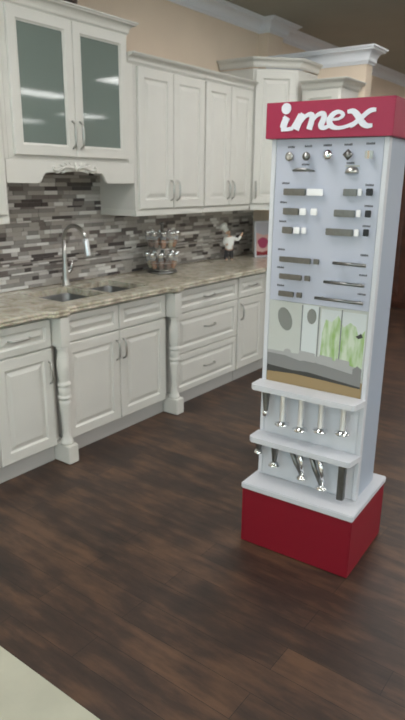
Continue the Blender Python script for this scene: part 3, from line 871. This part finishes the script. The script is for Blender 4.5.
# photograph printed on the panel: a room with a grey sofa
pa0, pa1, pz0, pz1 = A0 + 0.021, A1 - 0.0195, 0.741, 1.117
def pic():
    cols = [('room', (0.56, 0.58, 0.56)), ('light', (0.66, 0.70, 0.72)), ('wood', (0.33, 0.235, 0.12)), ('sofa', (0.24, 0.24, 0.245)), ('sofa_top', (0.42, 0.42, 0.43)),
            ('shade', (0.05, 0.05, 0.05)), ('green', (0.30, 0.50, 0.14)), ('green_pale', (0.47, 0.60, 0.36)), ('bar', (0.22, 0.24, 0.25)), ('ornament', (0.24, 0.25, 0.24))]
    ms = [mat('photo_' + n, c, 0.3) for n, c in cols]
    gm = bpy.data.materials.new('photo_foliage'); nt, p = nodes(gm)
    tc = nt.nodes.new('ShaderNodeTexCoord'); mp = nt.nodes.new('ShaderNodeMapping'); mp.inputs['Scale'].default_value = (34, 34, 9)
    nz = nt.nodes.new('ShaderNodeTexNoise'); nz.inputs['Scale'].default_value = 1.2; rp = nt.nodes.new('ShaderNodeValToRGB')
    nt.links.new(tc.outputs['Object'], mp.inputs[0]); nt.links.new(mp.outputs[0], nz.inputs['Vector']); nt.links.new(nz.outputs['Fac'], rp.inputs[0])
    rp.color_ramp.elements[0].position = 0.36; rp.color_ramp.elements[1].position = 0.62
    rp.color_ramp.elements[0].color = (0.32, 0.50, 0.18, 1); rp.color_ramp.elements[1].color = (0.62, 0.70, 0.58, 1)
    nt.links.new(rp.outputs[0], p.inputs['Base Color']); p.inputs['Roughness'].default_value = 0.3
    ms.append(gm)
    b = MB(); X = lambda u: pa0 + u * (pa1 - pa0); Z = lambda v: pz0 + v * (pz1 - pz0)
    y = YP; lay = [0]
    def P(pts, mi):
        lay[0] += 1
        yy = y - 0.0001 - 0.00012 * lay[0]
        b.prism_y([(X(u), Z(v)) for u, v in pts], yy, y + 0.001, mi)
    b.box(pa0, pa1, y, B0 + 0.0055, pz0, pz1, 0)
    P([(0.36, 0.30), (0.52, 0.30), (0.52, 0.99), (0.36, 0.99)], 1)
    P([(0.55, 0.30), (0.99, 0.28), (0.99, 0.97), (0.55, 0.97)], 1)
    P([(0.56, 0.30), (0.985, 0.28), (0.985, 0.80), (0.93, 0.70), (0.90, 0.82), (0.84, 0.86), (0.78, 0.80), (0.72, 0.92), (0.66, 0.84), (0.60, 0.86), (0.57, 0.70)], 10)
    for u in (0.355, 0.53, 0.755): P([(u - 0.006, 0.28), (u + 0.006, 0.28), (u + 0.006, 0.985), (u - 0.006, 0.985)], 8)
    def ell(cu, cv, ru, rv, mi, n=20, tilt=0.0): P([(cu + ru * cos(2 * pi * k / n) + tilt * sin(2 * pi * k / n), cv + rv * sin(2 * pi * k / n)) for k in range(n)], mi)
    ell(0.175, 0.80, 0.075, 0.13, 9, tilt=-0.025); ell(0.455, 0.87, 0.048, 0.085, 9)
    P([(0.0, 0), (1, 0), (1, 0.22), (0.5, 0.20), (0.0, 0.20)], 2)
    P([(0.0, 0.16), (0.30, 0.18), (0.62, 0.17), (0.985, 0.15), (0.985, 0.20), (0.6, 0.24), (0.0, 0.24)], 5)
    P([(0.0, 0.24), (0.28, 0.22), (0.45, 0.23), (0.985, 0.17), (0.985, 0.34), (0.62, 0.40), (0.28, 0.39), (0.0, 0.385)], 3)
    P([(0.0, 0.385), (0.20, 0.38), (0.36, 0.345), (0.45, 0.37), (0.90, 0.30), (0.985, 0.33), (0.985, 0.37), (0.62, 0.43), (0.28, 0.42), (0.0, 0.42)], 4)
    for u0, u1, v in ((0.33, 0.52, 0.42), (0.54, 0.70, 0.41), (0.71, 0.87, 0.40)):
        P([(u0, v - 0.06), (u1, v - 0.07), (u1 - 0.01, v + 0.035), (u0 + 0.02, v + 0.045)], 4)
    P([(0.90, 0.20), (0.985, 0.19), (0.985, 0.37), (0.94, 0.40), (0.90, 0.36)], 3)
    ell(0.22, 0.42, 0.04, 0.04, 4)
    P([(0.90, 0.72), (0.95, 0.76), (0.97, 0.72), (0.93, 0.70)], 5)
    b.build('printed_photo', ms, ds, label='printed photo of a room with a grey corner sofa')


pic()


# two shelves with slots, clipped front corners
def shelf(z):
    poly = [(A0 - 0.006, B0 - 0.005), (A0 - 0.006, 0.040), (A0 + 0.010, 0.026), (-0.052, 0.026), (-0.040, 0.034), (-0.026, B0 - 0.005)]
    b = MB().prism(poly, z - 0.024, z)
    return b.build('shelf', M['wh'], ds)


SHZ = (0.758, 0.512)
for z in SHZ: shelf(z)

# sign
SG0, SG1 = -0.521, -0.016
sg = MB().box(SG0, SG1, 0.098, 0.375, ZT + 0.0005, 1.891, bev=0.002).build('sign_box', M['sign'], ds, label='crimson sign box')


def lettering():
    b = MB(); WW, HH = SG1 - SG0, 0.131
    X = lambda u: SG0 + u * WW; Z = lambda v: ZT + v * HH
    y0, y1 = 0.0945, 0.0985
    lay = [0]
    def stroke(pts, w):                      # w = stroke thickness in metres
        # smooth the polyline, then thicken it
        P_ = [Vector((X(u), Z(v))) for u, v in pts]
        ws = w if isinstance(w, (list, tuple)) else [w] * len(P_)
        Q = []; Wq = []
        n = len(P_)
        for i in range(n - 1):
            p0 = P_[max(i - 1, 0)]; p1 = P_[i]; p2 = P_[i + 1]; p3 = P_[min(i + 2, n - 1)]
            for k in range(6):
                t = k / 6
                Q.append(0.5 * ((2 * p1) + (p2 - p0) * t + (2 * p0 - 5 * p1 + 4 * p2 - p3) * t * t + (3 * p1 - p0 - 3 * p2 + p3) * t ** 3)); Wq.append(ws[i] * (1 - t) + ws[i + 1] * t)
        Q.append(P_[-1]); Wq.append(ws[-1])
        lay[0] += 1; yy = y0 - 0.00005 * lay[0]
        Lf = []; Rg = []
        for i, q in enumerate(Q):
            d = (Q[min(i + 1, len(Q) - 1)] - Q[max(i - 1, 0)]).normalized(); nn = Vector((-d.y, d.x)) * Wq[i] / 2
            Lf.append(q + nn); Rg.append(q - nn)
        m = len(Q)
        vs = [(p.x, yy, p.y) for p in Lf] + [(p.x, yy, p.y) for p in Rg] + [(p.x, y1, p.y) for p in Lf] + [(p.x, y1, p.y) for p in Rg]
        fs = []
        for i in range(m - 1):
            fs += [(i, i + 1, m + i + 1, m + i), (2 * m + i, 3 * m + i, 3 * m + i + 1, 2 * m + i + 1), (i, 2 * m + i, 2 * m + i + 1, i + 1), (m + i, m + i + 1, 3 * m + i + 1, 3 * m + i)]
        fs += [(0, m, 3 * m, 2 * m), (m - 1, 3 * m - 1, 4 * m - 1, 2 * m - 1)]
        b.add(vs, fs)
    K = 0.0165
    # i with its round dot
    cu, cv = 0.172, 0.825
    n = 24; r = 0.0200
    b.prism_y([(X(cu) + r * cos(2 * pi * k / n), Z(cv) + r * sin(2 * pi * k / n)) for k in range(n)], y0, y1)
    stroke([(0.146, 0.55), (0.178, 0.555)], 0.013)
    stroke([(0.182, 0.59), (0.163, 0.45), (0.150, 0.29)], 0.027)
    stroke([(0.135, 0.255), (0.19, 0.255), (0.235, 0.28)], 0.014)
    # m
    stroke([(0.225, 0.275), (0.262, 0.45), (0.295, 0.64)], [0.012, 0.018, 0.022])
    stroke([(0.315, 0.66), (0.285, 0.44), (0.262, 0.23)], 0.023)
    stroke([(0.290, 0.40), (0.335, 0.59), (0.378, 0.63), (0.388, 0.52), (0.368, 0.23)], [0.010, 0.014, 0.019, 0.022, 0.023])
    stroke([(0.378, 0.40), (0.425, 0.60), (0.470, 0.64), (0.482, 0.53), (0.462, 0.33), (0.485, 0.26), (0.52, 0.30)], [0.010, 0.014, 0.019, 0.022, 0.023, 0.016, 0.012])
    # e
    stroke([(0.545, 0.47), (0.600, 0.49), (0.628, 0.58), (0.600, 0.665), (0.555, 0.62), (0.525, 0.46), (0.545, 0.30), (0.595, 0.245), (0.655, 0.275), (0.705, 0.34)],
           [0.009, 0.010, 0.014, 0.013, 0.018, 0.023, 0.020, 0.013, 0.012, 0.013])
    # x
    stroke([(0.660, 0.655), (0.700, 0.665), (0.735, 0.56), (0.775, 0.36), (0.812, 0.275), (0.850, 0.285)], [0.012, 0.018, 0.023, 0.023, 0.018, 0.012])
    stroke([(0.868, 0.675), (0.825, 0.655), (0.770, 0.50), (0.715, 0.34), (0.685, 0.28)], [0.013, 0.017, 0.017, 0.017, 0.015])
    b.build('lettering', M['letter'], sg, label='white script lettering reading imex')


lettering()

# ---- samples screwed to the stand, each a part of it


def put(o, a, z, y=YP):
    o.parent = ds                      # screwed to the stand: a part of it
    o.location = (-a + (0.011 if y == YP else 0.0), y, z)
    return o


def knob(a, z, prof, label, m='nickel', n=20):
    root = empty('cabinet_knob', label=label)
    MB().lathe([(0.008, 0.0002), (0.006, 0.004), (0.0055, 0.014)], n=14, axis=(0, -1, 0)).build('stem', M['nickel'], root)
    MB().lathe(prof, n=n, axis=(0, -1, 0)).build('head', M[m], root)
    return put(root, a, z)


knob(0.427, 1.693, [(0.010, 0.0145), (0.016, 0.017), (0.017, 0.022), (0.010, 0.025), (0.005, 0.0235), (0, 0.0235)], 'ring-topped nickel knob, leftmost knob on the display panel', 'nickel')
knob(0.354, 1.693, [(0.008, 0.0145), (0.015, 0.018), (0.0165, 0.024), (0.012, 0.030), (0, 0.032)], 'round domed dark nickel knob, second from the left on the display panel', 'dknickel')
knob(0.268, 1.696, [(0.009, 0.0145), (0.019, 0.019), (0.020, 0.023), (0.013, 0.027), (0.009, 0.031), (0, 0.032)], 'wide stepped chrome knob in the middle of the knob row', 'chrome')
knob(0.188, 1.698, [(0.008, 0.0145), (0.020, 0.018), (0.020, 0.024), (0, 0.028)], 'diamond-shaped dark knob, fourth from the left on the display panel', 'dknickel', 4)
root = empty('cabinet_knob', label='square two-tone nickel knob, rightmost knob on the display panel')
MB().lathe([(0.008, 0.0002), (0.006, 0.004), (0.0055, 0.014)], n=14, axis=(0, -1, 0)).build('stem', M['nickel'], root)
MB().box(-0.015, 0.015, -0.026, -0.0145, -0.014, 0.014, bev=0.003).build('head', M['nickel'], root)
MB().box(-0.004, 0.004, -0.0275, -0.0262, -0.013, 0.013).build('inlay', M['chrome'], root)
put(root, 0.108, 1.697)


def bar_pull(a0, a1, z, label, m='dknickel', h=0.026, proj=0.022, name='bar_pull', tails=()):
    """flat bar on two posts, spanning a0 (left) .. a1 (right)"""
    ac = (a0 + a1) / 2; L = a0 - a1
    root = empty(name, label=label)
    MB().box(-L / 2, L / 2, -proj, -proj + 0.008, -h / 2, h / 2, bev=0.002).build('bar', M[m], root)
    for s_ in (-1, 1):
        MB().box(s_ * (L / 2 - 0.010) - 0.004, s_ * (L / 2 - 0.010) + 0.004, -proj + 0.0085, -0.0002, -0.006, 0.006).build('standoff', M[m], root)
    return put(root, ac, z)


def sq_knob(a0, a1, z, label, m, h=0.026, proj=0.021):
    ac = (a0 + a1) / 2; L = abs(a0 - a1)
    root = empty('cabinet_knob', label=label)
    MB().box(-L / 2, L / 2, -proj, -proj + 0.009, -h / 2, h / 2, bev=0.002).build('head', M[m], root)
    MB().lathe([(0.005, 0.0002), (0.005, proj - 0.0095)], n=12, axis=(0, -1, 0)).build('stem', M['nickel'], root)
    return put(root, ac, z)


# second row
root = empty('bow_pull', label='slender bowed dark pull under the left knobs')
pts = []; rs = []
for k in range(13):
    t = k / 12
    pts.append(((t - 0.5) * 0.088, -0.0055 - 0.024 * (1 - (2 * t - 1) ** 4) ** 0.5 if 0 < k < 12 else -0.006, 0.004 * (1 - (2 * t - 1) ** 2)))
    rs.append(0.0035 + 0.0035 * (1 - (2 * t - 1) ** 2))
MB().tube(pts, rs, 8).build('bar', M['dknickel'], root)
put(root, 0.368, 1.640)
root = empty('cup_pull', label='small half-round nickel cup pull under the right knobs')
b = MB(); vs = []; fs = []
nU, nV = 13, 6
for i in range(nU):
    t = pi * i / (nU - 1)
    for j in range(nV):
        p = (pi / 2) * j / (nV - 1)
        vs.append((0.027 * cos(t), -0.0006 - 0.022 * sin(t) * sin(p), -0.010 + 0.024 * sin(t) * cos(p) + 0.002))
for i in range(nU - 1):
    for j in range(nV - 1):
        fs.append((i * nV + j, (i + 1) * nV + j, (i + 1) * nV + j + 1, i * nV + j + 1))
b.add(vs, fs, 0, True)
o = b.build('cup', M['nickel'], root)
sm = o.modifiers.new('thick', 'SOLIDIFY'); sm.thickness = 0.0018; sm.offset = 0
MB().box(-0.027, 0.027, -0.003, -0.0003, 0.0145, 0.020).build('mounting_flange', M['nickel'], root)
put(root, 0.174, 1.641)

# rows three to five: dark bar, polished bar / knobs on the left, dark bar, polished knob, black knob on the right
bar_pull(0.445, 0.350, 1.560, 'dark nickel bar pull at the left of the first wide row, beside a polished pull')
bar_pull(0.344, 0.278, 1.561, 'bright polished pull beside the dark bar in the first wide row', 'white_reflection')
bar_pull(0.196, 0.142, 1.563, 'short dark nickel bar pull at the right of the first wide row')
sq_knob(0.139, 0.125, 1.565, 'narrow polished knob beside the short right bar of the first wide row', 'white_reflection')
sq_knob(0.108, 0.083, 1.566, 'black square knob at the right end of the first wide row', 'black')
bar_pull(0.443, 0.375, 1.485, 'dark nickel bar pull at the left of the second wide row')
bar_pull(0.371, 0.343, 1.486, 'short polished pull beside the dark bar in the second wide row', 'white_reflection')
sq_knob(0.324, 0.297, 1.487, 'polished square knob left of the middle in the second wide row', 'white_reflection')
bar_pull(0.227, 0.143, 1.486, 'dark nickel bar pull at the right of the second wide row')
sq_knob(0.139, 0.122, 1.488, 'narrow polished knob beside the right bar of the second wide row', 'white_reflection')
sq_knob(0.105, 0.083, 1.488, 'black square knob at the right end of the second wide row', 'black')
bar_pull(0.443, 0.397, 1.411, 'short dark nickel bar pull at the left of the third wide row')
sq_knob(0.393, 0.366, 1.412, 'polished square knob next to the short dark bar of the third wide row', 'white_reflection')
sq_knob(0.358, 0.339, 1.413, 'smaller polished square knob near the middle of the third wide row', 'white_reflection', 0.024)
bar_pull(0.255, 0.145, 1.415, 'longest dark nickel bar pull on the right, in the third wide row')
sq_knob(0.141, 0.124, 1.417, 'narrow polished knob beside the longest right bar', 'white_reflection')
sq_knob(0.106, 0.085, 1.419, 'black square knob at the right end of the third wide row', 'black')
# rows six to eight
for (a0, a1, k0, k1, z, nm) in ((0.449, 0.310, 0.299, 0.275, 1.294, 'longest'), (0.446, 0.345, 0.333, 0.309, 1.224, 'middle'), (0.446, 0.377, 0.364, 0.340, 1.152, 'shortest')):
    bar_pull(a0, a1, z, '%s ribbed bar pull of the three at the lower left of the panel' % nm, 'dknickel', 0.022)
    sq_knob(k0, k1, z + 0.001, 'grey square knob beside the %s lower left bar pull' % nm, 'dknickel', 0.021)
for (a0, a1, z, nm) in ((0.212, 0.079, 1.298, 'shortest'), (0.244, 0.080, 1.221, 'middle'), (0.278, 0.077, 1.153, 'longest')):
    root = empty('t_bar_pull', label='%s slim round bar pull of the three at the lower right of the panel' % nm)
    L = a0 - a1
    MB().lathe([(0.0, 0), (0.0062, 0.001), (0.0065, L - 0.001), (0, L)], (-L / 2, -0.030, 0), 12, axis=(1, 0, 0)).build('bar', M['dknickel'], root)
    for s_ in (-1, 1):
        MB().lathe([(0.0045, 0.0003), (0.0045, 0.024)], (s_ * (L / 2 - 0.022), 0, 0), 10, axis=(0, -1, 0)).build('standoff', M['nickel'], root)
    put(root, (a0 + a1) / 2, z)


# furniture legs hanging under the shelves
def hang_leg(a, ztop, h, label, kind, yb=0.072, stems=((0, 0),), fl=0.032):
    root = empty('furniture_leg', label=label)
    MB().box(-0.022, 0.022, -0.022, 0.022, -0.004, -0.0003, bev=0.001).build('mounting_plate', M['nickel'], root)
    for (dx, dt) in stems:
        if kind == 'tube':
            MB().lathe([(0.012, 0), (0.0125, 0.004), (0.0125, h - 0.034), (0.015, h - 0.028)], (0, 0, -0.0045), 18, axis=(0, 0, -1)).build('tube', M['satin'], root)
        elif kind == 'cone':
            MB().lathe([(0.019, 0), (0.018, 0.01), (0.009, h - 0.03), (0.010, h - 0.024)], (0, 0, -0.0045), 18, axis=(0, 0, -1)).build('tapered_tube', M['dknickel'], root)
        else:
            MB().tube([(dt, 0, -0.0045), (dt * 0.55 + dx * 0.45, 0, -h * 0.45), (dx, 0, -h + 0.028)], [0.012, 0.0105, 0.009], 14).build('slanted_tube', M['dknickel' if dx <= 0 else 'chrome'], root)
    b = MB().lathe([(0.011, 0.0), (0.016, -0.006), (fl, -0.014), (fl + 0.001, -0.018), (fl * 0.8, -0.023), (0.010, -0.026), (0, -0.027)], (0, 0, -h + 0.030), 24)
    b.build('foot', M['chrome'], root)
    put(root, a, ztop, yb)
    return root


Z1 = SHZ[0] - 0.0245; Z2 = SHZ[1] - 0.0245
hang_leg(0.452, Z1, 0.130, 'slim tapered dark furniture leg, leftmost under the upper shelf', 'cone', fl=0.012)
hang_leg(0.370, Z1, 0.158, 'chrome tube furniture leg, second from the left under the upper shelf', 'tube')
hang_leg(0.284, Z1, 0.163, 'chrome tube furniture leg in the middle under the upper shelf', 'tube')
hang_leg(0.194, Z1, 0.146, 'chrome tube furniture leg, second from the right under the upper shelf', 'tube')
hang_leg(0.098, Z1, 0.133, 'chrome tube furniture leg, rightmost under the upper shelf', 'tube')
hang_leg(0.478, Z2, 0.075, 'very short stubby furniture leg, leftmost under the lower shelf', 'cone', fl=0.020)
hang_leg(0.397, Z2, 0.115, 'short flared dark furniture leg, second from the left under the lower shelf', 'cone', fl=0.026)
hang_leg(0.262, Z2, 0.140, 'slanted two-tube furniture leg in the middle under the lower shelf', 'slant', stems=((0, -0.058), (0.006, -0.016)), fl=0.024)
hang_leg(0.168, Z2, 0.160, 'slanted polished two-tube furniture leg right of the middle under the lower shelf', 'slant', stems=((-0.004, -0.060), (0.008, -0.018)), fl=0.026)
# square leg on a bracket at the right end
root = empty('furniture_leg', label='tall square bronze furniture leg hanging at the right end of the lower shelf')
MB().box(-0.014, 0.014, -0.014, 0.014, -0.165, -0.0045, bev=0.002).build('square_tube', M['dknickel'], root)
MB().box(-0.016, 0.016, -0.008, 0.008, -0.004, -0.0003).build('top_bracket', M['dknickel'], root)
MB().box(-0.010, 0.010, 0.0145, 0.055, -0.020, -0.0045, bev=0.002).build('arm', M['dknickel'], root)
put(root, 0.078, Z2, 0.060)

# ------------------------------------------------------------------ far right: dark wooden cabinet beyond the partition
aw = empty('tall_cabinet', (7.85, -0.03, 0.003), radians(-90), 'tall dark red-brown wooden cabinet at the right edge, behind the display stand', 'cabinet')
MB().box(0, 1.30, 0, 0.50, 0.06, 2.10, bev=0.004).build('body', M['darkwood'], aw)
MB().box(0.02, 1.28, 0.03, 0.48, 0, 0.0595).build('plinth', M['darkwood'], aw)
for k in (0, 1):
    x0 = 0.02 + k * 0.632
    b = MB(); b.rings(x0, x0 + 0.625, 0.09, 2.07, panel_prof(0.09, 0.022))
    d = b.build('door', M['darkwood'], aw)
    MB().lathe([(0.008, 0.0225), (0.007, 0.035), (0.016, 0.042), (0.016, 0.050), (0, 0.054)], (x0 + (0.58 if k == 0 else 0.045), 0, 1.0), 16, axis=(0, -1, 0)).build('knob', M['chrome'], d)
